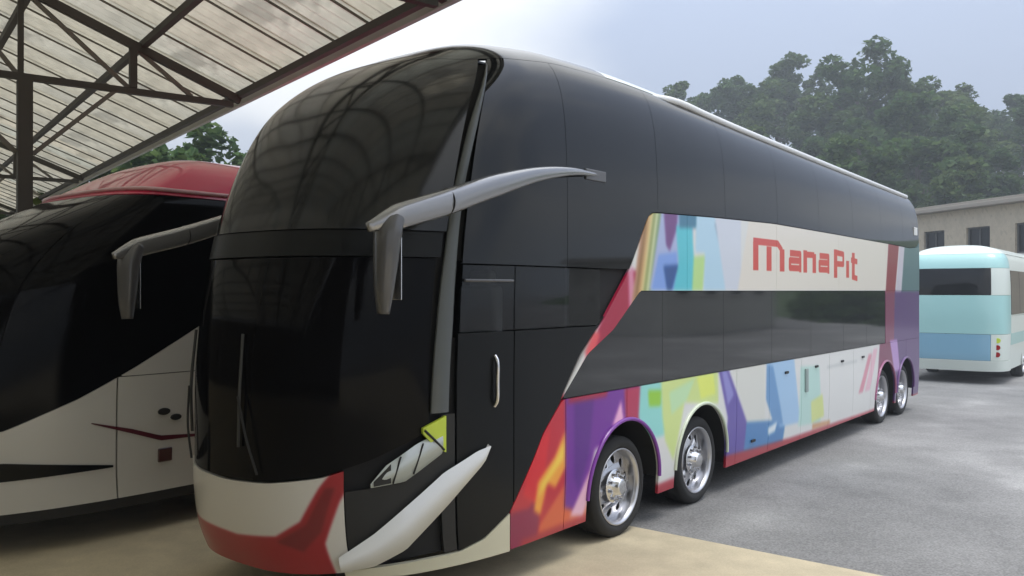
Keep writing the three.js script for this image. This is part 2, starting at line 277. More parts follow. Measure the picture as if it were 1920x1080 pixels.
  poly('#b58cc8', [12.0, 1.5], [12.5, 1.5], [12.7, 0.9], [12.3, 0.9]);
  const low = pl([[0.2, 0.34], [1.9, 0.36], [5, 0.44], [7, 0.37], [10.7, 0.33], [14.3, 0.33]]);
  for (let s = 0.9; s < 14.2; s += 0.1) poly('#a92436', [s, low(s)], [s + 0.11, low(s + 0.1)], [s + 0.11, 0.2], [s, 0.2]);
  poly('#cf9a6a', [7.9, 0.46], [8.7, 0.42], [8.7, 0.36], [7.9, 0.38]);
  // ---- slanted front edge and upper panel
  poly('#7d7a78', [1.4, 1.42], [3.3, 3.45], [2.9, 3.45], [1.2, 1.42]);
  poly('#a3173c', [1.55, 1.42], [2.50, 2.62], [2.75, 2.62], [2.75, 2.30], [2.2, 1.42]);
  poly('#e2555b', [1.82, 1.84], [1.98, 2.04], [2.10, 2.02], [1.96, 1.80]);
  poly('#d48aa4', [2.60, 2.62], [2.70, 2.66], [2.72, 2.28], [2.62, 2.24]);
  const strip = ['#b98a6a', '#8f6a3c', '#c9a06a', '#d8c88a', '#8f9a5a', '#cfd6a6', '#7f9a6a', '#c6dccb'];
  for (let i = 0; i < 8; i++) { const a = 2.68 + i * 0.052; poly(strip[i], [a - 0.04, 2.2], [a + 0.02, 2.2], [a + 0.30, 3.3], [a + 0.24, 3.3]); }
  poly('#a9b4d8', [3.02, 2.42], [3.34, 3.45], [4.0, 3.45], [4.0, 2.42]);
  poly('#7d9fe0', [3.06, 2.42], [3.22, 2.80], [3.62, 2.84], [3.66, 2.42]);
  poly('#70417f', [3.30, 3.45], [3.66, 3.45], [3.62, 3.10], [3.46, 2.84], [3.38, 2.90]);
  poly('#28508f', [3.32, 2.68], [3.66, 2.70], [3.50, 2.42], [3.40, 2.42]);
  poly('#58c3d0', [3.60, 3.12], [3.98, 3.15], [4.06, 2.42], [3.54, 2.42], [3.66, 2.72]);
  poly('#3d7894', [3.66, 3.45], [4.16, 3.45], [4.10, 3.12], [3.68, 3.10]);
  poly('#b9dc8c', [4.02, 2.80], [4.30, 2.82], [4.24, 2.42], [3.98, 2.42]);
  poly('#b4d4e6', [4.10, 3.45], [4.50, 3.45], [4.90, 2.42], [4.26, 2.42], [4.30, 2.85], [4.06, 2.85]);
  poly('#8aa2b8', [4.55, 3.20], [4.70, 3.30], [4.66, 2.98]);
  poly('#cfd4de', [4.50, 3.45], [5.30, 3.45], [5.30, 2.42], [4.85, 2.42]);
  poly('#e2dacd', [5.6, 3.45], [11.9, 3.45], [11.75, 2.42], [5.2, 2.42]);
  poly('#8c2637', [11.72, 2.40], [11.95, 3.5], [12.7, 3.5], [12.35, 2.40]);
  poly('#c9c2cc', [12.40, 2.40], [12.76, 3.5], [13.1, 3.5], [12.8, 2.40]);
  poly('#4f6f74', [13.1, 3.5], [14.3, 3.5], [14.3, 2.40], [12.8, 2.40]);
  soften(c, LW, LH, 3);
  if (withText) { // the operator's name as it reads on the panel
    c.lineJoin = 'round'; c.lineCap = 'butt'; c.strokeStyle = '#d0473f'; c.lineWidth = 0.088 * PPM;
    const S = (...p) => { c.beginPath(); p.forEach(([s, h], i) => i ? c.lineTo(X(s), Y(h)) : c.moveTo(X(s), Y(h))); c.stroke(); };
    const wS = (w, f) => { const o = c.lineWidth; c.lineWidth = w * PPM; f(); c.lineWidth = o; };
    const b = 2.68; // baseline
    wS(0.17, () => { S([5.76, b], [5.76, 3.04]); S([6.20, b], [6.20, 3.0]); S([6.66, b], [6.66, 2.98]); });
    S([5.68, 3.05], [6.50, 3.05], [6.66, 2.96]);                                     // M
    const A = x => { S([x, 2.94], [x + 0.40, 2.94], [x + 0.40, b]); S([x + 0.40, 2.735], [x, 2.735], [x, 2.84], [x + 0.40, 2.84]); };
    A(6.95); wS(0.15, () => { S([7.55, b], [7.55, 3.0]); S([7.93, b], [7.93, 2.96]); }); S([7.48, 2.94], [7.93, 2.94]); A(8.16);
    wS(0.16, () => { S([8.90, b - 0.06], [8.90, 3.06]); }); S([8.84, 3.02], [9.28, 3.0], [9.28, 2.84], [8.90, 2.84]);
    wS(0.15, () => { S([9.50, b - 0.05], [9.50, 2.90]); S([9.80, b - 0.08], [9.80, 3.04]); }); S([9.68, 2.92], [10.02, 2.90]); S([9.80, 2.64], [10.02, 2.62]);
  }
});
const liveryUV = (L, v) => [(Math.abs(L) - 2.0) / 14, (v - 0.2) / (LH / PPM)];
const liveryMat = phys(lin(1, 1, 1), 0.34, { map: liveryTex(true), clearcoat: 0.5, clearcoatRoughness: 0.12 });
const liveryFar = phys(lin(1, 1, 1), 0.34, { map: liveryTex(false), clearcoat: 0.5, clearcoatRoughness: 0.12 });

const wsBot = L => pl([[0, 1.03], [0.44, 1.05], [0.85, 1.10], [1.21, 1.20], [1.56, 1.33], [1.85, 1.50]])(Math.abs(L));
const edgeLo = pl([[1.24, 0.40], [1.92, 0.40], [2.19, 0.45], [2.49, 0.60], [2.80, 1.0], [2.94, 1.20], [3.19, 1.43], [3.24, 1.46]]);
const slashV = pl([[3.19, 1.46], [3.49, 1.83], [3.89, 2.15], [4.39, 2.65], [4.74, 3.17], [4.84, 3.22], [5.02, 3.23], [6.3, 3.27], [8.1, 3.31], [10.48, 3.30], [13.62, 3.28], [15.2, 3.26], [15.75, 3.30], [15.94, 3.40]]);
const ROOFV = 4.42;

const bus = thing('double_decker_bus', 'black double-decker coach with rainbow-coloured flank panels, silver mirrors and twin front axles', 'bus');
// --- dark inner frame that closes the body behind all panel joints, leaving the cab windows open
for (const [Ls, lo, hi] of [
  [range(-LEND, 1.90, 0.2), archLo(0.42, 0.02), k0(4.40)], [range(1.90, 3.9, 0.1), L => Math.max(0.42, edgeLo(L) - 0.05), k0(2.06)],
  [range(1.90, 3.9, 0.1), k0(2.66), k0(4.40)], [archSamples(3.9, LEND, 0.3), archLo(0.36, 0.02), k0(4.40)]])
  mesh('body_frame', panel(SB, Ls, lo, hi, { nv: 16, off: -0.045, thick: 0 }), M.frame, bus);
{ // rear wall and underside
  const pos = [], idx = [], vs = range(0.42, 5.4, 0.25); for (const v of vs) for (const s of [-1, 1]) { const p = SB.raw(s * (LEND - 0.01), v); pos.push(p.x, p.y, p.z); }
  for (let i = 0; i < vs.length - 1; i++) idx.push(i * 2, i * 2 + 1, i * 2 + 3, i * 2, i * 2 + 3, i * 2 + 2);
  const g = new THREE.BufferGeometry(); g.setAttribute('position', new THREE.Float32BufferAttribute(pos, 3)); g.setAttribute('uv', new THREE.Float32BufferAttribute(pos.flatMap((_, i) => i % 3 ? [] : [0, 0]), 2)); g.setIndex(idx); g.computeVertexNormals();
  mesh('rear_wall', g, M.blackPaint, bus);
  mesh('chassis', mergeGeometries([box(0, 0.62, -6.7, 1.5, 0.62, 14.6), box(0, 0.62, -0.2, 1.9, 0.5, 1.2), box(0, 0.72, -8, 2.48, 0.75, 6.0)]), M.under, bus);
}
// --- front glass
const windLo = panel(SB, range(-1.66, 1.66, 0.06), wsBot, k0(2.66), { nv: 24, off: 0.0 });
mesh('windshield', windLo, M.deepGlass, bus).userData.label = 'tall black lower windshield';
mesh('windshield_divider', panel(SB, range(-1.70, 1.70, 0.07), k0(2.672), k0(2.86), { nv: 4, off: 0.008 }), M.blackPaint, bus);
mesh('upper_windshield', panel(SB, range(-1.74, 1.74, 0.06), k0(2.872), k0(ROOFV - 0.006), { nv: 28, off: 0 }), M.domeGlass, bus).userData.label = 'curved dark upper-deck windshield';
mesh('roof_dome', panel(SB, range(-4.3, 4.3, 0.08), k0(ROOFV), k0(5.49), { nv: 24, off: 0, thick: 0.02 }), M.domeGlass, bus).userData.label = 'glossy black front dome of the roof';
const roof = mesh('roof', mergeGeometries([1, -1].map(s => panel(SB, range(4.31, LEND, 0.4), k0(ROOFV + 0.02), k0(5.5), { nv: 14, thick: 0.02, sign: s }))), M.roofPale, bus);
for (const s of [1, -1]) {
  const sg = { sign: s };
  // pillar beside the windshield
  const pL0 = pl([[1.50, 1.68], [2.2, 1.715], [2.9, 1.745], [3.25, 1.755], [3.75, 1.80], [4.2, 1.86], [4.41, 1.905]]), pL1 = pl([[1.50, 1.83], [2.2, 1.85], [2.9, 1.845], [3.25, 1.845], [3.75, 1.89], [4.2, 1.91]]);
  { const pos = [], idx = [], nor = [], uvs = [], vs = range(1.50, 4.41, 0.1); vs.forEach(v => { for (const [L, o] of [[pL0(v), -0.01], [pL0(v), 0.016], [(pL0(v) + pL1(v)) / 2, 0.022], [pL1(v), 0.016], [pL1(v), -0.01]].map(([a, o]) => [a, v > 4.35 ? -0.012 : o])) { const p = SB.at(L, v, o), n = SB.normal(L, v); pos.push(p.x * s, p.y, p.z); nor.push(n.x * s, n.y, n.z); uvs.push(L, v); } });
    for (let i = 0; i < vs.length - 1; i++) for (let j = 0; j < 4; j++) { const a = i * 5 + j; idx.push(a, a + 1, a + 6, a, a + 6, a + 5); }
    const g = new THREE.BufferGeometry(); g.setAttribute('position', new THREE.Float32BufferAttribute(pos, 3)); g.setAttribute('uv', new THREE.Float32BufferAttribute(uvs, 2)); g.setIndex(idx); g.computeVertexNormals(); mesh('pillar', g, M.greyPillar, bus).userData.label = 'grey curved pillar between windshield and flank'; }
  // cab flank: lower door leaf, fixed panel, windows
  const door = mesh('door', panel(SB, range(1.92, 2.535, 0.05), L => Math.max(edgeLo(L) + 0.012, 0.41), k0(2.09), { nv: 16, ...sg }), M.blackPaint, bus); door.userData.label = 'black cab door';
  mesh('handle', tube([[0, 1.50], [0.03, 1.54], [0.035, 1.7], [0.03, 1.86], [0, 1.90]].map(([o, v]) => { const p = SB.at(2.31, v, o); return [p.x * s, p.y, p.z]; }), 0.017, 20), M.chrome, door);
  mesh('door_panel', panel(SB, range(2.548, 3.9, 0.05), L => L < 3.22 ? edgeLo(L) + 0.012 : slashV(L) + 0.012, L => Math.max(2.09, slashV(L) + 0.02), { nv: 12, ...sg }), M.blackPaint, bus);
  mesh('cab_window', panel(SB, range(1.935, 2.535, 0.05), k0(2.102), k0(2.62), { nv: 8, off: -0.004, thick: 0, ...sg }), M.tint, bus);
  mesh('cab_window', panel(SB, range(2.548, 3.84, 0.05), k0(2.102), k0(2.62), { nv: 8, off: -0.004, thick: 0, ...sg }), M.tint, bus);
  mesh('window_bar', tube([1.95, 2.1, 2.25, 2.4, 2.5].map(L => { const p = SB.at(L, 2.50, 0.012); return [p.x * s, p.y, p.z]; }), 0.012, 16), M.darkSilver, bus);
  mesh('wheel_step', panel(SB, range(1.78, 1.905, 0.04), k0(0.42), k0(1.48), { nv: 8, off: -0.006, ...sg }), M.trim, bus);
  // upper deck glass: one sweeping band, cut into panes
  const cuts = [1.92, 3.3, 4.95, 6.6, 8.25, 9.9, 11.55, 13.2, 14.7, LEND];
  for (let i = 0; i < cuts.length - 1; i++) mesh('upper_side_window', panel(SB, range(cuts[i] + 0.003, cuts[i + 1] - 0.003, i < 2 ? 0.06 : 0.15), L => L < 3.86 ? 2.632 : Math.max(2.632, slashV(L) + 0.008), k0(ROOFV - 0.006), { nv: 18, ...sg }), M.sideDome, bus);
  mesh('roof_rail', tube(range(4.95, LEND - 0.1, 0.8).map(L => { const p = SB.at(L, ROOFV + 0.03, L < 5 ? -0.09 : 0.012); return [p.x * s, p.y, p.z]; }), 0.044, 60), M.white, bus).userData.label = 'pale rail along the roof edge';
  // livery panels above the lower window band
  const lm = s > 0 ? liveryMat : liveryFar, uc = [3.20, 5.6, 8.2, 10.8, 13.45, LEND];
  for (let i = 0; i < uc.length - 1; i++) {
    const lo = L => L < 4.58 ? Math.min(pl([[3.20, 1.465], [3.62, 1.84], [4.07, 2.05], [4.58, 2.42]])(L), slashV(L) - 0.002) : 2.42;
    mesh('side_panel', panel(SB, i ? range(uc[i] + 0.003, uc[i + 1] - 0.003, 0.2) : range(uc[i] + 0.003, uc[i + 1] - 0.003, 0.05), lo, L => slashV(L) - 0.004, { nv: 8, off: 0.004, uv: liveryUV, ...sg }), lm, bus);
  }
  // lower window band
  const wc = [3.24, 5.05, 6.55, 8.05, 9.55, 11.05, 12.3, 13.45];
  for (let i = 0; i < wc.length - 1; i++) mesh('lower_side_window', panel(SB, range(wc[i] + 0.003, wc[i + 1] - 0.003, i ? 0.2 : 0.06), k0(1.468), L => L < 4.58 ? pl([[3.20, 1.47], [3.62, 1.83], [4.07, 2.045], [4.58, 2.412]])(L) : 2.412, { nv: 10, off: -0.004, ...sg }), M.bandGlass, bus);
  mesh('rear_corner_panel', panel(SB, range(13.456, LEND - 0.003, 0.2), k0(1.464), k0(2.416), { nv: 8, uv: liveryUV, ...sg }), lm, bus);
  // skirt panels with arches
  const sc = [2.50, 3.27, 4.32, 6.92, 7.95, 9.15, 10.35, 11.55, 12.55, 14.9, LEND];
  for (let i = 0; i < sc.length - 1; i++) mesh('skirt_panel', panel(SB, archSamples(sc[i] + 0.004, sc[i + 1] - 0.004, i < 2 ? 0.04 : 0.16), archLo(0.30), L => (L < 3.24 ? edgeLo(L) : 1.46), { nv: 12, off: 0.002, uv: liveryUV, ...sg }), lm, bus);
  for (const [L, v] of [[7.43, 0.52], [8.55, 1.30], [9.75, 1.30], [10.95, 1.30], [12.05, 1.30]]) { const p = SB.at(L, v, 0.012); mesh('latch', box(p.x * s, p.y, p.z, 0.02, 0.035, 0.12, 0.008), M.trim, bus); }
  { const p = SB.at(9.32, 1.13, 0.012); mesh('hatch_handle', box(p.x * s, p.y, p.z, 0.03, 0.34, 0.10, 0.012), mat(lin(0.28, 0.34, 0.32), 0.5), bus); }
  // arch lips
  const lipCols = [lin(0.20, 0.03, 0.33), lin(0.62, 0.68, 0.52), lin(0.35, 0.10, 0.20), lin(0.16, 0.07, 0.22)];
  arches.forEach(([c, r], i) => mesh('arch_lip', tube(range(0.02, Math.PI - 0.02, 0.15).map(a => { const p = SB.at(c + K - r * Math.cos(a), AXH + r * Math.sin(a), 0.010); return [p.x * s, p.y, p.z]; }), 0.02, 40), phys(lipCols[i], 0.3, { clearcoat: 0.6 }), bus));
  // pale sill sweeping under the door into the flank, and the bumper blade above it
  mesh('sill', panel(SB, range(0.95, 2.49, 0.05), pl([[0.95, 0.36], [1.4, 0.31], [2.49, 0.29]]), L => edgeLo(L) + 0.004, { nv: 5, off: 0.006, ...sg }), phys(lin(0.62, 0.60, 0.46), 0.4, { clearcoat: 0.4 }), bus);
  mesh('bumper_blade', panel(SB, range(0.94, 2.24, 0.04), pl([[0.94, 0.41], [1.17, 0.425], [1.44, 0.52], [1.83, 0.81], [2.15, 1.06], [2.24, 1.18]]), pl([[0.94, 0.52], [1.21, 0.67], [1.46, 0.84], [1.78, 1.05], [2.10, 1.17], [2.24, 1.195]]), { nv: 10, off: 0.030, bulge: 0.045, thick: 0.045, ...sg }), M.white, bus).userData.label = 'pale pointed bumper blade reaching across the door';
  // headlight and marker
  const hl = mesh('headlight', panel(SB, range(1.20, 1.77, 0.04), pl([[1.20, 1.00], [1.46, 1.02], [1.77, 1.19]]), pl([[1.20, 1.03], [1.31, 1.15], [1.56, 1.29], [1.77, 1.36]]), { nv: 8, off: 0.016, bulge: 0.02, ...sg }), M.lens, bus);
  for (const [a, b] of [[[1.36, 1.02], [1.42, 1.21]], [[1.52, 1.07], [1.60, 1.29]]]) mesh('lens_divider', tube([a, [(a[0] + b[0]) / 2, (a[1] + b[1]) / 2], b].map(([L, v]) => { const p = SB.at(L, v, 0.034); return [p.x * s, p.y, p.z]; }), 0.007, 10, 6), M.trim, hl);
  mesh('turn_lamp', panel(SB, range(1.22, 1.345, 0.03), pl([[1.22, 1.012], [1.345, 1.025]]), pl([[1.22, 1.045], [1.345, 1.16]]), { nv: 4, off: 0.034, thick: 0.02, ...sg }), M.trim, hl);
  const ym = mesh('side_marker', panel(SB, range(1.60, 1.80, 0.03), pl([[1.60, 1.36], [1.70, 1.25], [1.80, 1.20]]), pl([[1.60, 1.40], [1.80, 1.475]]), { nv: 4, off: 0.030, ...sg }), M.yellow, bus); ym.userData.label = 'yellow-green triangular marker';
  mesh('marker_stripe', tube([[1.61, 1.385], [1.70, 1.30], [1.78, 1.22]].map(([L, v]) => { const p = SB.at(L, v, 0.034); return [p.x * s, p.y, p.z]; }), 0.009, 12, 6), M.trim, ym);
  mesh('side_grille', panel(SB, range(1.02, 1.78, 0.05), L => pl([[0.94, 0.44], [1.44, 0.50], [1.83, 0.78]])(L), L => Math.min(wsBot(L) - 0.012, pl([[1.0, 0.98], [1.2, 0.99], [1.46, 1.01], [1.78, 1.18]])(L)), { nv: 6, off: -0.004, ...sg }), M.trim, bus);
  // mirrors: swept arm, hanging head
  const arm = pgroup('mirror', bus), mx = s < 0 ? 0.16 : 0, my = s < 0 ? -0.10 : 0; // the far mirror stands a little wider and lower
  mesh('mirror_arm', blade([[1.30, 3.50, -2.02, 0.012, 0.014], [1.42, 3.455, -1.45, 0.03, 0.035], [1.50, 3.36, -0.85, 0.05, 0.06], [1.56, 3.21, -0.25, 0.065, 0.085], [1.60, 3.03, 0.35, 0.06, 0.09], [1.59, 2.90, 0.80, 0.05, 0.085], [1.55, 2.82, 1.02, 0.02, 0.03]].map((p, i) => [(p[0] + mx * i / 6) * s, p[1] + my * Math.min(1, i / 4), ...p.slice(2)]), 60), M.silver, arm);
  mesh('mirror_head', blade([[1.57, 2.93, 0.78, 0.06, 0.06, [1, 0, 0.4]], [1.57, 2.80, 0.86, 0.085, 0.095, [1, 0, 0.4]], [1.565, 2.60, 0.88, 0.075, 0.085, [1, 0, 0.4]], [1.56, 2.42, 0.89, 0.06, 0.07, [1, 0, 0.4]], [1.555, 2.27, 0.89, 0.035, 0.05, [1, 0, 0.4]]].map(p => [(p[0] + mx) * s, p[1] + my, ...p.slice(2, 5), [s, 0, 0.4]]), 30), M.darkSilver, arm);
  { const p = SB.at(3.76, 3.49, 0.006); mesh('mounting_plate', box(p.x * s, p.y, p.z, 0.02, 0.10, 0.34, 0.008), M.darkSilver, arm); }
  mesh('mirror_seam', new THREE.TorusGeometry(0.072, 0.006, 6, 24).rotateY(0.35).scale(0.95, 1.25, 1).translate((1.60 + mx * 0.66) * s, 3.03 + my, 0.35), M.trim, arm);
  mesh('mirror_glass', box((1.565 + mx) * s, 2.57 + my, 0.795, 0.12, 0.42, 0.008, 0.003), M.chrome, arm);
  // wheels and wells
  arches.forEach(([c, r], i) => { wheel(bus, 1.08 * s, -c, 0.492, 0.49, s, i * 0.7 + 0.2); wheelWell(bus, 1.28 * s, -c, AXH, r + 0.015, s); });
  const tl = SB.at(LEND - 0.28, 3.62, 0.008); mesh('marker_lamp', box(tl.x * s, tl.y, tl.z, 0.02, 0.16, 0.24, 0.008), phys(lin(0.75, 0.75, 0.72), 0.3), bus);
}
// --- front fascia with its red sweep
const fasciaTex = canvasTex(1024, 360, (c, w, h) => { // spans L -1.05..1.05, v 0.36..1.12
  const X = L => (L + 1.05) / 2.1 * w, Y = v => h - (v - 0.36) / 0.76 * h; const poly = (col, ...p) => { c.fillStyle = col; c.beginPath(); p.forEach(([a, b], i) => i ? c.lineTo(X(a), Y(b)) : c.moveTo(X(a), Y(b))); c.closePath(); c.fill(); };
  poly('#d6d3cd', [-1.1, 0.3], [1.1, 0.3], [1.1, 1.2], [-1.1, 1.2]);
  poly('#a01a28', [-1.1, 0.70], [-0.4, 0.64], [0.1, 0.62], [0.5, 0.66], [0.70, 0.78], [0.84, 1.02], [0.92, 1.12], [1.10, 1.12], [0.98, 0.92], [0.86, 0.62], [0.9, 0.3], [-1.1, 0.3]);
  poly('#7a1220', [0.50, 0.62], [0.74, 0.76], [0.88, 1.02], [0.95, 1.02], [0.84, 0.70], [0.70, 0.56]);
  soften(c, w, h, 5);
});
mesh('front_bumper', panel(SB, range(-1.01, 1.01, 0.05), L => 0.40 - 0.03 * Math.cos(L * 1.4), L => wsBot(L) - 0.012, { nv: 12, off: 0.012, thick: 0.05, uv: (L, v) => [(L + 1.05) / 2.1, (v - 0.36) / 0.76] }), phys(lin(1, 1, 1), 0.35, { map: fasciaTex, clearcoat: 0.6 }), bus);
for (const [L0, L1] of [[-0.62, -0.55], [0.22, 0.38]]) { // parked wipers
  const w = pgroup('wiper', bus), P = (L, v, o) => { const p = SB.at(L, v, o); return [p.x, p.y, p.z]; };
  mesh('wiper_arm', tube([P(L1, 1.10, 0.03), P(L1 - 0.08, 1.35, 0.05), P(L1 - 0.18, 1.65, 0.045)], 0.010, 12, 6), M.trim, w); mesh('wiper_blade', tube([P(L1 - 0.20, 1.28, 0.022), P(L1 - 0.18, 1.65, 0.03), P(L1 - 0.20, 2.10, 0.022)], 0.012, 14, 6), mat(lin(0.05, 0.05, 0.05), 0.5), w);
}
// --- cab interior seen through the tinted windows
for (const x of [0.72, -0.72]) { const st = pgroup('driver_seat', bus);
  mesh('backrest', box(x, 2.16, -1.05, 0.44, 0.62, 0.14, 0.05).rotateX(0), M.seat, st); mesh('headrest', box(x, 2.52, -1.08, 0.26, 0.16, 0.10, 0.04), M.seat, st); mesh('cushion', box(x, 1.86, -0.78, 0.46, 0.12, 0.5, 0.04), M.seat, st); }
mesh('steering_wheel', new THREE.TorusGeometry(0.22, 0.018, 10, 32).rotateX(-0.9).translate(0.66, 2.16, -0.28), mat(lin(0.10, 0.10, 0.10), 0.5), bus);
mesh('dashboard', box(0, 1.98, 0.22, 1.9, 0.22, 0.5, 0.08), mat(lin(0.09, 0.09, 0.09), 0.7), bus);
mesh('cab_bulkhead', box(0, 2.3, -1.75, 2.3, 0.9, 0.04), mat(lin(0.05, 0.05, 0.055), 0.8), bus);
mesh('cab_floor', box(0, 1.66, -0.78, 2.0, 0.05, 1.9), mat(lin(0.03, 0.03, 0.03), 0.9), bus);

// ================================================================ white coach with a red roof, parked alongside
const SN = new Surf({ table: [[0.3, 0.3, 1.26, 0.90], [0.7, 0.7, 1.28, 1.03], [1.2, 1.2, 1.30, 1.06], [1.8, 1.8, 1.30, 0.98], [2.4, 2.4, 1.30, 0.74], [2.9, 2.9, 1.29, 0.22], [3.2, 3.22, 1.26, -0.38], [3.45, 3.48, 1.18, -0.92], [3.7, 3.70, 1.02, -1.30], [4.0, 3.85, 0.75, -1.6], [4.4, 3.93, 0.40, -1.9], [4.8, 3.96, 0.02, -2.2]], pw: 3.0, q: 2.3, ref: 2 });
{
  const b = thing('parked_coach', 'white coach with dark wraparound glass and a red roof dome, parked alongside the double-decker', 'bus'); b.position.set(-3.8, 0, 1.25);
  const K2 = SN.K, E = 11.8 + K2, whiteP = phys(lin(0.66, 0.65, 0.62), 0.38, { clearcoat: 0.5 });
  const ar = [[2.75, 0.64], [9.2, 0.64]], alo = L => { const s = Math.abs(L) - K2; let h = 0.40; for (const [c, r] of ar) { const d = Math.abs(s - c); if (d < r) h = Math.max(h, 0.48 + Math.sqrt(r * r - d * d)); } return h; };
  const samp = (a, z, st) => { const o = new Set(range(a, z, st)); for (const [c, r] of ar) for (let i = 0; i <= 24; i++) { const x = c + K2 - r * Math.cos(i / 24 * Math.PI); if (x > a && x < z) o.add(x); } return [...o].sort((p, q) => p - q); };
  const belt = L => pl([[0, 1.02], [0.9, 1.05], [1.5, 1.16], [2.1, 1.40], [2.6, 1.65], [3.1, 1.92], [3.6, 2.20], [3.7, 2.25]])(Math.abs(L));
  for (const s of [1, -1]) {
    mesh('body_frame', panel(SN, samp(0, E, 0.25), alo, k0(3.5), { nv: 14, off: -0.04, thick: 0, sign: s }), M.frame, b);
    mesh('side_glass', panel(SN, range(1.40, 3.7, 0.08), L => belt(L) + 0.006, k0(3.36), { nv: 16, sign: s }), M.deepGlass, b);
    for (const [a, z] of [[3.706, 5.4], [5.41, 7.2], [7.21, 9.0], [9.01, 10.8], [10.81, 12.6], [12.61, E]]) mesh('side_window', panel(SN, range(a, z, 0.3), k0(2.256), k0(3.36), { nv: 8, sign: s }), M.glass, b);
    for (const [a, z] of [[1.25, 2.45], [2.46, 3.7], [3.71, 5.4], [5.41, 6.9], [6.91, 8.4], [8.41, 10.0], [10.01, 11.9], [11.91, E]]) {
      mesh('flank_panel', panel(SN, samp(a + 0.003, z - 0.003, 0.12), L => Math.max(alo(L), 0.40), L => Math.max(alo(L) + 0.02, Math.min(belt(L), 1.58)), { nv: 10, sign: s }), whiteP, b);
      if (z > 2.5) mesh('flank_panel', panel(SN, range(Math.max(2.50, a + 0.003), z - 0.003, 0.12), k0(1.588), L => Math.max(1.592, belt(L)), { nv: 5, sign: s }), whiteP, b);
    }
    mesh('black_skirt', panel(SN, range(1.1, 3.6, 0.1).filter(L => L < K2 + 2.05), k0(0.30), k0(0.392), { nv: 2, off: -0.01, sign: s }), M.trim, b);
    const P = (L, v, o) => { const p = SN.at(L, v, o); return [p.x * s, p.y, p.z]; };
    mesh('stripe', (() => { const g = panel(SN, range(2.22, 3.35, 0.05), pl([[2.22, 1.155], [2.6, 1.02], [2.9, 0.91], [3.35, 0.90]]), pl([[2.22, 1.165], [2.6, 1.065], [2.9, 0.96], [3.35, 0.925]]), { nv: 2, off: 0.006, thick: 0.006, sign: s }); return g; })(), phys(lin(0.10, 0.008, 0.02), 0.4), b);
    for (const [L, v, r] of [[2.93, 1.20, 0.05], [3.06, 1.13, 0.045]]) { const q = P(L, v, 0.004), n = SN.normal(L, v); n.x *= s; const g = new THREE.CylinderGeometry(r, r, 0.02, 20).rotateX(Math.PI / 2); g.scale(1.3, 0.7, 1); g.lookAt(n); g.translate(...q); mesh('side_vent', g, M.trim, b); }
    { const q = P(2.95, 0.76, 0.004), n = SN.normal(2.95, 0.76); n.x *= s; const g = new RoundedBoxGeometry(0.15, 0.14, 0.03, 2, 0.012); g.lookAt(n); g.translate(...q); mesh('side_lamp', g, phys(lin(0.06, 0.008, 0.012), 0.2, { clearcoat: 1 }), b); }
    const hl = mesh('headlight', panel(SN, range(0.9, 2.42, 0.05), pl([[0.9, 0.70], [2.42, 0.715]]), pl([[0.9, 0.90], [1.5, 0.87], [2.42, 0.735]]), { nv: 4, off: 0.014, sign: s }), M.glass, b);
    for (const L of [1.06, 1.30]) { const q = P(L, 0.80, 0.02), n = SN.normal(L, 0.80); n.x *= s; mesh('lamp_ring', new THREE.TorusGeometry(0.048, 0.012, 8, 20).lookAt(n).translate(...q), M.chrome, hl); }
    ar.forEach(([c, r]) => { wheel(b, 1.09 * s, -c, 0.492, 0.49, s, c); wheelWell(b, 1.27 * s, -c, 0.48, r + 0.012, s); });
    const arm = pgroup('mirror', b);
    if (s < 0) { mesh('mirror_arm', blade([[1.15, 3.1, 0.30, 0.03, 0.03], [1.35, 3.08, 0.75, 0.035, 0.04], [1.42, 2.9, 1.05, 0.03, 0.035]].map(p => [p[0] * s, ...p.slice(1)])), M.blackPaint, arm); mesh('mirror_head', box(1.42 * s, 2.62, 1.05, 0.22, 0.5, 0.12, 0.05), M.blackPaint, arm); } else b.remove(arm);
  }
  mesh('windshield', panel(SN, range(-1.39, 1.39, 0.07), L => belt(L) + 0.006, k0(3.36), { nv: 20 }), M.deepGlass, b);
  mesh('front_bumper', panel(SN, range(-1.245, 1.245, 0.06), k0(0.34), belt, { nv: 12 }), whiteP, b);
  mesh('grille', panel(SN, range(-0.6, 0.6, 0.1), k0(0.50), k0(0.64), { nv: 3, off: 0.006, thick: 0.01 }), M.trim, b);
  mesh('roof', panel(SN, range(-E, E, 0.25), k0(3.372), k0(4.79), { nv: 16, thick: 0.02 }), phys(lin(0.60, 0.018, 0.08), 0.35, { clearcoat: 0.7 }), b).userData.label = 'red domed roof';
  mesh('roof_trim', tube(range(-4.2, 4.2, 0.15).map(L => { const p = SN.at(L, 3.42, 0.012); return [p.x, p.y, p.z]; }), 0.022, 90), phys(lin(0.62, 0.35, 0.38), 0.35, { clearcoat: 0.5 }), b);
  mesh('chassis', mergeGeometries([box(0, 0.66, -5.2, 1.5, 0.6, 12.4), box(0, 0.70, -6.0, 2.46, 0.6, 5.0)]), M.under, b);
  mesh('rear_wall', box(0, 1.95, -11.76, 2.44, 2.9, 0.05, 0.01), whiteP, b);
}

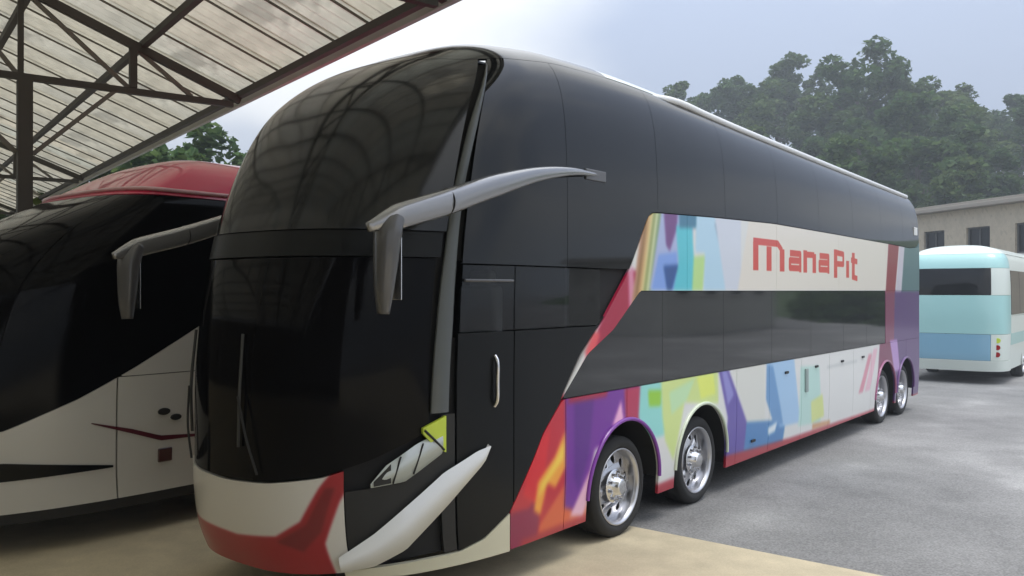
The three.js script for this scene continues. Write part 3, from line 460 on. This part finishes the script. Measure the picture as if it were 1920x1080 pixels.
// ================================================================ turquoise coach beyond, its tail towards us
const ST = new Surf({ table: [[0.3, 0.3, 1.24, 0.50], [0.8, 0.8, 1.26, 0.62], [1.6, 1.6, 1.28, 0.62], [2.4, 2.4, 1.27, 0.55], [3.0, 3.0, 1.24, 0.44], [3.3, 3.3, 1.18, 0.30], [3.5, 3.46, 1.04, 0.10], [3.75, 3.58, 0.76, -0.2], [4.1, 3.65, 0.40, -0.6], [4.5, 3.68, 0.02, -1.0]], pw: 5, q: 4, zc: -0.6, ref: 2 });
{
  const b = thing('distant_coach', 'pale turquoise and white coach standing beyond the tail of the double-decker', 'bus'); b.position.set(0.72, 0, -20.6);
  const mint = phys(lin(0.36, 0.62, 0.60), 0.35, { clearcoat: 0.5 }), pale = phys(lin(0.66, 0.72, 0.66), 0.4, { clearcoat: 0.4 }), blue = phys(lin(0.22, 0.42, 0.55), 0.35, { clearcoat: 0.5 }), E = 11 + ST.K;
  mesh('tail_panel', panel(ST, range(-1.9, 1.9, 0.08), k0(1.30), k0(2.30), { nv: 10 }), mint, b); mesh('engine_cover', panel(ST, range(-0.95, 0.95, 0.08), k0(0.62), k0(1.292), { nv: 8 }), blue, b);
  mesh('rear_bumper', panel(ST, range(-1.9, 1.9, 0.08), k0(0.34), k0(0.612), { nv: 5, off: 0.02 }), pale, b);
  mesh('rear_window', panel(ST, range(-0.95, 0.95, 0.1), k0(2.308), k0(3.0), { nv: 6, off: -0.006 }), M.glass, b); mesh('roof_cowl', panel(ST, range(-1.9, 1.9, 0.08), k0(3.008), k0(3.4), { nv: 5 }), mint, b);
  for (const s of [1, -1]) {
    mesh('corner_panel', panel(ST, range(0.958, 1.9, 0.08), k0(2.308), k0(3.0), { nv: 6, sign: s }), pale, b); mesh('lamp_panel', panel(ST, range(0.958, 1.9, 0.08), k0(0.62), k0(1.292), { nv: 6, sign: s }), pale, b);
    for (const [v, m] of [[0.78, M.redLamp], [0.96, M.redLamp], [1.14, M.yellow]]) { const p = ST.at(1.12, v, 0.01); mesh('tail_lamp', new THREE.CylinderGeometry(0.065, 0.065, 0.02, 20).rotateX(Math.PI / 2).translate(p.x * s, p.y, p.z), m, b); }
    mesh('flank', panel(ST, range(1.91, E, 0.4), k0(0.36), k0(1.75), { nv: 8, sign: s }), pale, b); mesh('stripe', panel(ST, range(1.91, E, 0.4), k0(1.0), k0(1.3), { nv: 3, off: 0.006, thick: 0.006, sign: s }), mint, b);
    for (let i = 0; i < 7; i++) mesh('side_window', panel(ST, range(2.0 + i * 1.45, 3.42 + i * 1.45, 0.3), k0(1.79), k0(2.95), { nv: 6, off: -0.004, sign: s }), M.glass, b);
    mesh('upper_flank', panel(ST, range(1.91, E, 0.4), k0(1.755), k0(3.4), { nv: 8, off: -0.02, sign: s }), pale, b);
    for (const c of [2.6, 8.4]) wheel(b, 1.10 * s, -c, 0.492, 0.49, s, c);
  }
  mesh('roof', panel(ST, range(-E, E, 0.3), k0(3.41), k0(4.49), { nv: 10, thick: 0.02 }), pale, b); mesh('chassis', box(0, 0.75, -5.2, 2.0, 0.7, 10.6), M.under, b);
}

// ================================================================ canopy
{
  const c = thing('canopy', 'steel truss canopy with grey ribbed roof sheets reaching over the parked coaches', 'canopy'); c.position.set(-6.19, 0, -3.26); c.rotation.y = -0.2486;
  const H0 = 5.50, SL = 0.38, ridge = 11.6, roofY = z => H0 + SL * (z <= ridge ? z : 2 * ridge - z), X0 = -27, X1 = 20.5, steel = mat(lin(0.055, 0.05, 0.042), 0.65), steel2 = mat(lin(0.15, 0.14, 0.12), 0.7);
  const sheetMats = [[0.80, 0.765, 0.65], [0.76, 0.74, 0.65], [0.82, 0.77, 0.65], [0.73, 0.74, 0.66]].map(k => phys(lin(...k), 0.9, { transmission: 0.56, thickness: 0 }));
  const dirtTex = noiseTex(512, (u, v) => { const a = fbm(u * 6, v * 18, 3, 5, 6), b = fbm(u * 30, v * 30, 8, 3, 30); const k = 0.86 + 0.22 * (a - 0.5) + 0.12 * (b - 0.5) - 0.18 * smooth(0.58, 0.75, a); return [k, k * 0.985, k * 0.95]; });
  sheetMats.forEach((m, i) => { m.map = dirtTex.clone(); m.map.repeat.set(0.21, 0.17); m.map.offset.set(i * 0.27, i * 0.41); m.map.needsUpdate = true; });
  const W = 0.92, sheetGeo = (() => { const pos = [], idx = [], uvs = [], n = 24, len = ridge + 0.25; for (let i = 0; i <= n; i++) { const x = i / n * (W + 0.05), y = 0.022 * Math.cos(i / n * Math.PI * 2 * 4) + (i === n ? 0.004 : 0); for (const z of [-0.25, ridge]) { pos.push(x, y + SL * z, z); uvs.push(x, z); } }
    for (let i = 0; i < n; i++) { const a = i * 2; idx.push(a, a + 1, a + 3, a, a + 3, a + 2); } const g = new THREE.BufferGeometry(); g.setAttribute('position', new THREE.Float32BufferAttribute(pos, 3)); g.setAttribute('uv', new THREE.Float32BufferAttribute(uvs, 2)); g.setIndex(idx); g.computeVertexNormals(); return g; })();
  const nS = Math.floor((X1 - X0) / W);
  for (let i = 0; i < nS; i++) for (const side of [0, 1]) {
    const o = mesh('roof_sheet', sheetGeo, sheetMats[Math.floor(hash3(i, side, 3) * 4)], c); o.position.set(X0 + i * W, H0 + 0.16 + (i % 2) * 0.006, 0); if (side) { o.rotation.y = Math.PI; o.position.x += W; o.position.z = 2 * ridge; }
  }
  for (let i = 0; i <= nS; i++) mesh('roof_batten', mergeGeometries([bar([X0 + i * W + 0.02, roofY(-0.1) + 0.105, -0.1], [X0 + i * W + 0.02, roofY(ridge - 0.05) + 0.105, ridge - 0.05], 0.022, 0.026), bar([X0 + i * W + 0.02, roofY(ridge + 0.05) + 0.105, ridge + 0.05], [X0 + i * W + 0.02, roofY(2 * ridge) + 0.105, 2 * ridge], 0.022, 0.026)]), steel2, c);
  for (let k = 0; k <= 8; k++) for (const side of [0, 1]) { const z = side ? 2 * ridge - k * 1.45 : k * 1.45 + 0.0; mesh('purlin', bar([X0, roofY(z) + 0.03, z], [X1, roofY(z) + 0.03, z], 0.09, 0.10), steel, c); }
  mesh('gutter', bar([X0, H0 + 0.02, -0.20], [X1, H0 + 0.02, -0.20], 0.07, 0.09), mat(lin(0.42, 0.42, 0.40), 0.6), c);
  const yb = 5.36;
  for (const x of [0, 6, 12, 18, -12, -24]) {
    mesh('truss_top_chord', mergeGeometries([bar([x, roofY(0) - 0.06, 0], [x, roofY(ridge) - 0.06, ridge], 0.10, 0.12), bar([x, roofY(ridge) - 0.062, ridge], [x, roofY(2 * ridge) - 0.06, 2 * ridge], 0.10, 0.12)]), steel, c);
    mesh('truss_bottom_chord', bar([x + 0.001, yb, 0.12], [x + 0.001, yb, 2 * ridge - 0.12], 0.09, 0.09), steel, c);
    for (const side of [0, 1]) { const Z = z => side ? 2 * ridge - z : z;
      for (let k = 1; k <= 7; k++) { const z = k * 1.45 + 0.15; mesh('truss_post', bar([x + 0.002, yb + 0.05, Z(z)], [x + 0.002, roofY(z) - 0.10, Z(z)], k === 1 ? 0.10 : 0.07), steel, c); mesh('truss_diagonal', bar([x - 0.003, yb + 0.04, Z(z - (k === 1 ? 0.85 : 1.4))], [x - 0.003, roofY(z) - 0.12, Z(z - 0.05)], 0.055), steel2, c); } }
  }
  for (const [x, z] of [[0, 3.0], [-12, 3.0], [-24, 3.0], [-12, 2 * ridge - 3], [0, 2 * ridge - 3], [12, 2 * ridge - 3], [18, 2 * ridge - 3], [18, 9]]) {
    mesh('column', mergeGeometries([bar([x, 0, z], [x, yb - 0.05, z], 0.18), box(x, 0.02, z, 0.36, 0.04, 0.36)]), steel, c);
    mesh('knee_brace', bar([x + 0.004, yb - 1.05, z - 0.1], [x + 0.004, yb - 0.03, z - 1.15], 0.06), steel2, c); mesh('knee_brace', bar([x + 0.004, yb - 1.05, z + 0.1], [x + 0.004, yb - 0.03, z + 1.15], 0.06), steel2, c);
  }
}

// the depot hall's back and end walls, which keep the light off the coach fronts
{
  const w = thing('depot_wall', 'weathered grey block wall closing the canopy hall behind the viewer', 'wall'); w.position.set(-6.19, 0, -3.26); w.rotation.y = -0.2486;
  const wt = noiseTex(256, (u, v) => { const a = fbm(u * 6, v * 4, 3, 5, 6), k = 0.44 + 0.16 * (a - 0.5) - 0.1 * smooth(0.55, 0.75, a); return [k, k * 0.97, k * 0.92]; }), wm = mat(lin(1, 1, 1), 0.9, { map: wt });
  mesh('back_wall', box(-3.2, 2.7, 23.5, 47.4, 5.4, 0.25), wm, w);
  const g = new THREE.Shape(); g.moveTo(-7.5, 0); g.lineTo(-23.3, 0); g.lineTo(-23.3, 5.5); g.lineTo(-11.6, 9.8); g.lineTo(-7.5, 8.2); g.closePath();
  mesh('end_wall', new THREE.ExtrudeGeometry(g, { depth: 0.25, bevelEnabled: false }).rotateY(Math.PI / 2).translate(20.6, 0, 0), wm, w);
  for (const x of [-22, -14, -6, 2, 10, 18]) mesh('pilaster', box(x, 2.65, 23.3, 0.4, 5.3, 0.16), wm, w);
}

// ================================================================ hillside and trees
const HX = [0.784, -0.621], HZ = [-0.621, -0.784]; // the slope climbs along HZ, contours run along HX
const hillPt = (a, d) => [5.6 + a * HX[0] + d * HZ[0], 4.7 + a * HX[1] + d * HZ[1]];
const hillH = (a, d) => { const base = smooth(44, 100, d) * pl([[-60, 7], [-20, 7], [2, 8.5], [14, 14], [24, 16.4], [34, 16.6], [44, 13.5], [60, 11], [110, 12]])(a); return base + smooth(44, 60, d) * 2.2 * (fbm(a * 0.06 + 3, d * 0.06, 2, 4) - 0.5) * 2 - 0.4 * (1 - smooth(40, 50, d)); };
{
  const na = 70, nd = 40, pos = [], uvs = [], idx = [];
  for (let i = 0; i <= na; i++) for (let j = 0; j <= nd; j++) { const a = lerp(-120, 150, i / na), d = lerp(40, 260, (j / nd) ** 1.5), [x, z] = hillPt(a, d); pos.push(x, hillH(a, d), z); uvs.push(x / 9, z / 9); }
  for (let i = 0; i < na; i++) for (let j = 0; j < nd; j++) { const p = i * (nd + 1) + j, q = p + nd + 1; idx.push(p, q, q + 1, p, q + 1, p + 1); }
  const g = new THREE.BufferGeometry(); g.setAttribute('position', new THREE.Float32BufferAttribute(pos, 3)); g.setAttribute('uv', new THREE.Float32BufferAttribute(uvs, 2)); g.setIndex(idx); g.computeVertexNormals();
  const t = noiseTex(256, (u, v) => { const a = fbm(u * 8, v * 8, 3, 5, 8); return [0.20 + 0.16 * a, 0.27 + 0.18 * a, 0.14 + 0.1 * a]; });
  structure('hillside', g, mat(lin(1, 1, 1), 0.95, { map: t }));
}
function crownGeo(R, Hh, leaves, leaf, sd, droop = 0) { // leaf-sized faces on clumps spread through the crown
  seed = sd; const clumps = [], n = 30; for (let i = 0; i < n; i++) { const a = rr(0, Math.PI * 2), y = rr(-0.9, 1), rad = Math.sqrt(Math.max(0, 1 - y * y)) * (0.45 + 0.55 * Math.sqrt(rnd())); clumps.push([Math.cos(a) * rad * R * rr(0.75, 1.1), y * Hh * rr(0.8, 1.05), Math.sin(a) * rad * R * rr(0.75, 1.1), rr(0.22, 0.36) * R]); }
  const pos = [], nor = [], col = [], uv = []; const q = new THREE.Quaternion(), e = new THREE.Euler();
  for (let i = 0; i < leaves; i++) {
    const c = clumps[Math.floor(rnd() * n)], th = rr(0, 2 * Math.PI), ph = Math.acos(rr(-1, 1)), r = c[3] * Math.cbrt(rr(0.25, 1)); const dir = new THREE.Vector3(Math.sin(ph) * Math.cos(th), Math.cos(ph), Math.sin(ph) * Math.sin(th));
    const p = new THREE.Vector3(c[0], c[1], c[2]).addScaledVector(dir, r); p.y = c[1] + dir.y * r * 0.75;
    e.set(rr(-1.1, 1.1), rr(0, 6.28), rr(-1.1, 1.1)); q.setFromEuler(e); const s = leaf * rr(0.6, 1.35), w = s * rr(0.45, 0.75);
    const V = [[0, 0, -s], [w, 0.12 * s, 0], [0, -0.1 * s, s], [-w, 0.12 * s, 0]].map(k => new THREE.Vector3(...k).applyQuaternion(q).add(p)); const nn = new THREE.Vector3(0, 1, 0).applyQuaternion(q), t = rnd(), k = 0.75 + 0.5 * rnd();
    for (const j of [0, 2, 1, 0, 3, 2]) { const v = V[j]; pos.push(v.x, v.y, v.z); nor.push(nn.x, nn.y, nn.z); col.push(lerp(0.075, 0.11, t) * k, lerp(0.125, 0.145, t) * k, lerp(0.05, 0.045, t) * k); uv.push(0, 0); }
  }
  const g = new THREE.BufferGeometry(); g.setAttribute('position', new THREE.Float32BufferAttribute(pos, 3)); g.setAttribute('normal', new THREE.Float32BufferAttribute(nor, 3)); g.setAttribute('color', new THREE.Float32BufferAttribute(col, 3)); g.setAttribute('uv', new THREE.Float32BufferAttribute(uv, 2)); return g;
}
function trunkGeo(h, r, sd) {
  seed = sd; const parts = [], prof = (pts, r0, r1) => { const st = pts.map((p, i) => [...p, lerp(r0, r1, i / (pts.length - 1)), lerp(r0, r1, i / (pts.length - 1)), [1, 0, 0.3]]); return blade(st, 10, 7); };
  parts.push(prof([[0, -0.6, 0], [rr(-0.1, 0.1), h * 0.4, rr(-0.1, 0.1)], [rr(-0.3, 0.3), h * 0.75, rr(-0.3, 0.3)], [rr(-0.4, 0.4), h, rr(-0.4, 0.4)]], r, r * 0.35));
  for (let i = 0; i < 6; i++) { const a = i * 1.05 + rr(-0.3, 0.3), y = h * rr(0.4, 0.8), l = h * rr(0.2, 0.36); parts.push(prof([[0, y, 0], [Math.cos(a) * l * 0.5, y + l * 0.45, Math.sin(a) * l * 0.5], [Math.cos(a) * l, y + l * 0.8, Math.sin(a) * l]], r * 0.4, r * 0.1)); }
  return mergeGeometries(parts);
}
const leafMats = [[0.95, 0.98, 0.95], [0.85, 0.97, 0.9], [1.0, 1.0, 0.9], [0.80, 0.90, 0.92]].map(k => phys(lin(...k), 0.95, { vertexColors: true, transmission: 0.38, thickness: 0, specularIntensity: 0.12 }));
const bark = mat(lin(0.10, 0.085, 0.065), 0.95);
const crowns = [crownGeo(3.6, 3.4, 3400, 0.28, 11), crownGeo(3.2, 4.2, 3400, 0.27, 23), crownGeo(4.2, 3.0, 3800, 0.29, 37), crownGeo(2.6, 3.4, 2400, 0.26, 51)], trunks = [trunkGeo(8, 0.24, 5), trunkGeo(9, 0.26, 6), trunkGeo(7.5, 0.28, 7), trunkGeo(8, 0.2, 8)];
const crownY = [8.0, 9.0, 7.4, 8.2];
function tree(a, d, kind, sc, label, group, turn) {
  const t = thing('broadleaf_tree', label, 'tree', group), [x, z] = hillPt(a, d); t.position.set(x, Math.max(0, hillH(a, d)) - 0.1, z); t.scale.setScalar(sc); t.rotation.y = turn;
  mesh('trunk', trunks[kind], bark, t); const c = mesh('crown', crowns[kind], leafMats[Math.floor(hash3(Math.round(a * 7), Math.round(d * 5), 2) * 4)], t); c.position.y = crownY[kind]; return t;
}
{
  seed = 777; let i = 0; const g = 'trees massed on the wooded hillside';
  const ord = ['first', 'second', 'third', 'fourth', 'fifth', 'sixth', 'seventh', 'eighth', 'ninth', 'tenth', 'eleventh', 'twelfth', 'thirteenth'], shape = ['rounded', 'tall oval', 'broad spreading', 'slim'];
  for (const [d, a0, a1, st, row] of [[56, 17, 44, 5.2, 'lowest'], [66, 14, 50, 5.6, 'second'], [77, 11, 58, 5.8, 'middle'], [89, 12, 66, 6.4, 'fourth'], [101, 14, 74, 7, 'topmost']]) { let n = 0; for (let a = a0; a < a1; a += st) { const k = i++ % 4; tree(a + rr(-1.4, 1.4), d + rr(-3, 3), k, rr(0.84, 1.0), `${shape[k]} tree in the ${row} row of the hillside wood, ${ord[n++]} from the coach dome`, g, rr(0, 6.28)); } }
  tree(31.0, 76, 1, 1.16, 'tallest rounded tree standing above the wooded skyline', undefined, 1.2);
  tree(27.3, 88, 2, 0.92, 'broad dark-green tree filling the middle of the wooded skyline', undefined, 0.7);
  tree(27, 52, 3, 0.8, 'slender tree at the foot of the wood, just above the roof tail', undefined, 2.2);
  for (const [a, d, k, s, l] of [[-10.6, 30, 0, 0.74, 'green tree showing between canopy edge and red coach roof'], [-14.2, 31, 2, 0.70, 'bushy tree behind the red coach roof, under the canopy eave'], [-23, 40, 1, 0.8, 'tall tree beyond the canopy column, behind the white coach'], [-28, 43, 2, 0.9, 'wide tree at the far edge of the lot beyond the coaches'], [-9, 44, 3, 0.85, 'narrow tree beside the curved coach dome'], [-33, 41, 0, 0.85, 'outermost tree of the row behind the white coach']]) tree(a, d, k, s, l, undefined, a);
  // understorey: nobody could count it
  const ug = crownGeo(1.5, 1.0, 260, 0.26, 91), N = 900, inst = new THREE.InstancedMesh(ug, leafMats[1], N), m4 = new THREE.Matrix4(), qq = new THREE.Quaternion(); seed = 4242;
  for (let k = 0; k < N; k++) { const d = 44 + 70 * Math.pow(rnd(), 1.3), a = rr(-46, 30 + d * 0.62), [x, z] = hillPt(a, d); qq.setFromAxisAngle(new THREE.Vector3(0, 1, 0), rr(0, 6.28)); const s = rr(0.8, 1.9); m4.compose(new THREE.Vector3(x, hillH(a, d) + 0.4 * s, z), qq, new THREE.Vector3(s, s * rr(0.8, 1.3), s)); inst.setMatrixAt(k, m4); }
  inst.name = 'undergrowth'; inst.castShadow = inst.receiveShadow = true; inst.userData = { kind: 'stuff', label: 'dense green undergrowth covering the wooded hillside', category: 'undergrowth' }; scene.add(inst);
}

// ================================================================ buildings
function house(name, label, [x, z], turn, w, h, d, wallCol, wins) {
  const b = thing(name, label, 'building'); b.position.set(x, 0, z); b.rotation.y = turn;
  const tex = noiseTex(256, (u, v) => { const a = fbm(u * 8, v * 5, 3, 5, 8), k = 0.9 + 0.16 * (a - 0.5) - 0.12 * smooth(0.6, 0.8, a); return [k, k * 0.99, k * 0.97]; });
  const wm = mat(wallCol, 0.9, { map: tex }), sill = mat(lin(0.5, 0.49, 0.46), 0.8), fr = mat(lin(0.10, 0.10, 0.10), 0.6);
  const sh = new THREE.Shape(); sh.moveTo(-w / 2, 0); sh.lineTo(w / 2, 0); sh.lineTo(w / 2, h); sh.lineTo(-w / 2, h); sh.closePath();
  for (const [a, y, ww, hh] of wins) { const p = new THREE.Path(); p.moveTo(a - ww / 2, y); p.lineTo(a - ww / 2, y + hh); p.lineTo(a + ww / 2, y + hh); p.lineTo(a + ww / 2, y); p.closePath(); sh.holes.push(p); }
  mesh('front_wall', new THREE.ExtrudeGeometry(sh, { depth: 0.22, bevelEnabled: false }).translate(0, 0, d / 2 - 0.22), wm, b);
  mesh('side_wall', box(-w / 2 + 0.11, h / 2, -0.11, 0.22, h, d - 0.23), wm, b); mesh('side_wall', box(w / 2 - 0.11, h / 2, -0.11, 0.22, h, d - 0.23), wm, b); mesh('rear_wall', box(0, h / 2, -d / 2 + 0.1, w - 0.45, h, 0.2), wm, b);
  for (const [a, y, ww, hh] of wins) { const f = mesh('window_frame', mergeGeometries([box(a, y + 0.03, d / 2 - 0.12, ww - 0.002, 0.06, 0.06), box(a, y + hh - 0.03, d / 2 - 0.12, ww - 0.002, 0.06, 0.06), box(a - ww / 2 + 0.03, y + hh / 2, d / 2 - 0.121, 0.06, hh - 0.13, 0.06), box(a + ww / 2 - 0.03, y + hh / 2, d / 2 - 0.121, 0.06, hh - 0.13, 0.06), box(a, y + hh / 2, d / 2 - 0.121, 0.05, hh - 0.13, 0.05)]), fr, b); mesh('pane', box(a, y + hh / 2, d / 2 - 0.14, ww - 0.1, hh - 0.1, 0.01), M.glass, f); mesh('sill', box(a, y - 0.04, d / 2 + 0.04, ww + 0.16, 0.07, 0.14), sill, f); }
  mesh('roof', mergeGeometries([box(0, h + 0.10, 0, w + 0.7, 0.18, d + 0.7, 0.03), box(0, h + 0.25, 0, w + 0.3, 0.12, d + 0.3, 0.02)]), mat(lin(0.30, 0.27, 0.23), 0.85), b); return b;
}
{ const [x, z] = hillPt(22.5, 36.5); house('beige_building', 'two-storey beige building behind the turquoise coach', [x, z], -0.67, 8.6, 5.9, 6, lin(0.56, 0.50, 0.40), [[-2.6, 3.9, 1.3, 1.2], [0, 3.9, 1.3, 1.2], [2.6, 3.9, 1.3, 1.2], [-2.6, 1.0, 1.3, 1.3], [0, 1.0, 1.3, 1.3], [2.6, 1.0, 1.3, 1.3]]); }
house('depot_shed', 'long white depot shed across the lot, mirrored in the lower windows', [21.5, -43], -Math.PI / 2, 15.5, 3.9, 6, lin(0.74, 0.74, 0.71), [[-5, 2.2, 1.4, 0.8], [-1.5, 2.2, 1.4, 0.8], [2, 2.2, 1.4, 0.8], [5.5, 2.2, 1.4, 0.8]]);

scene.fog = new THREE.FogExp2(new THREE.Color(0.80, 0.86, 0.92), 0.0026);
renderer.render(scene, camera);
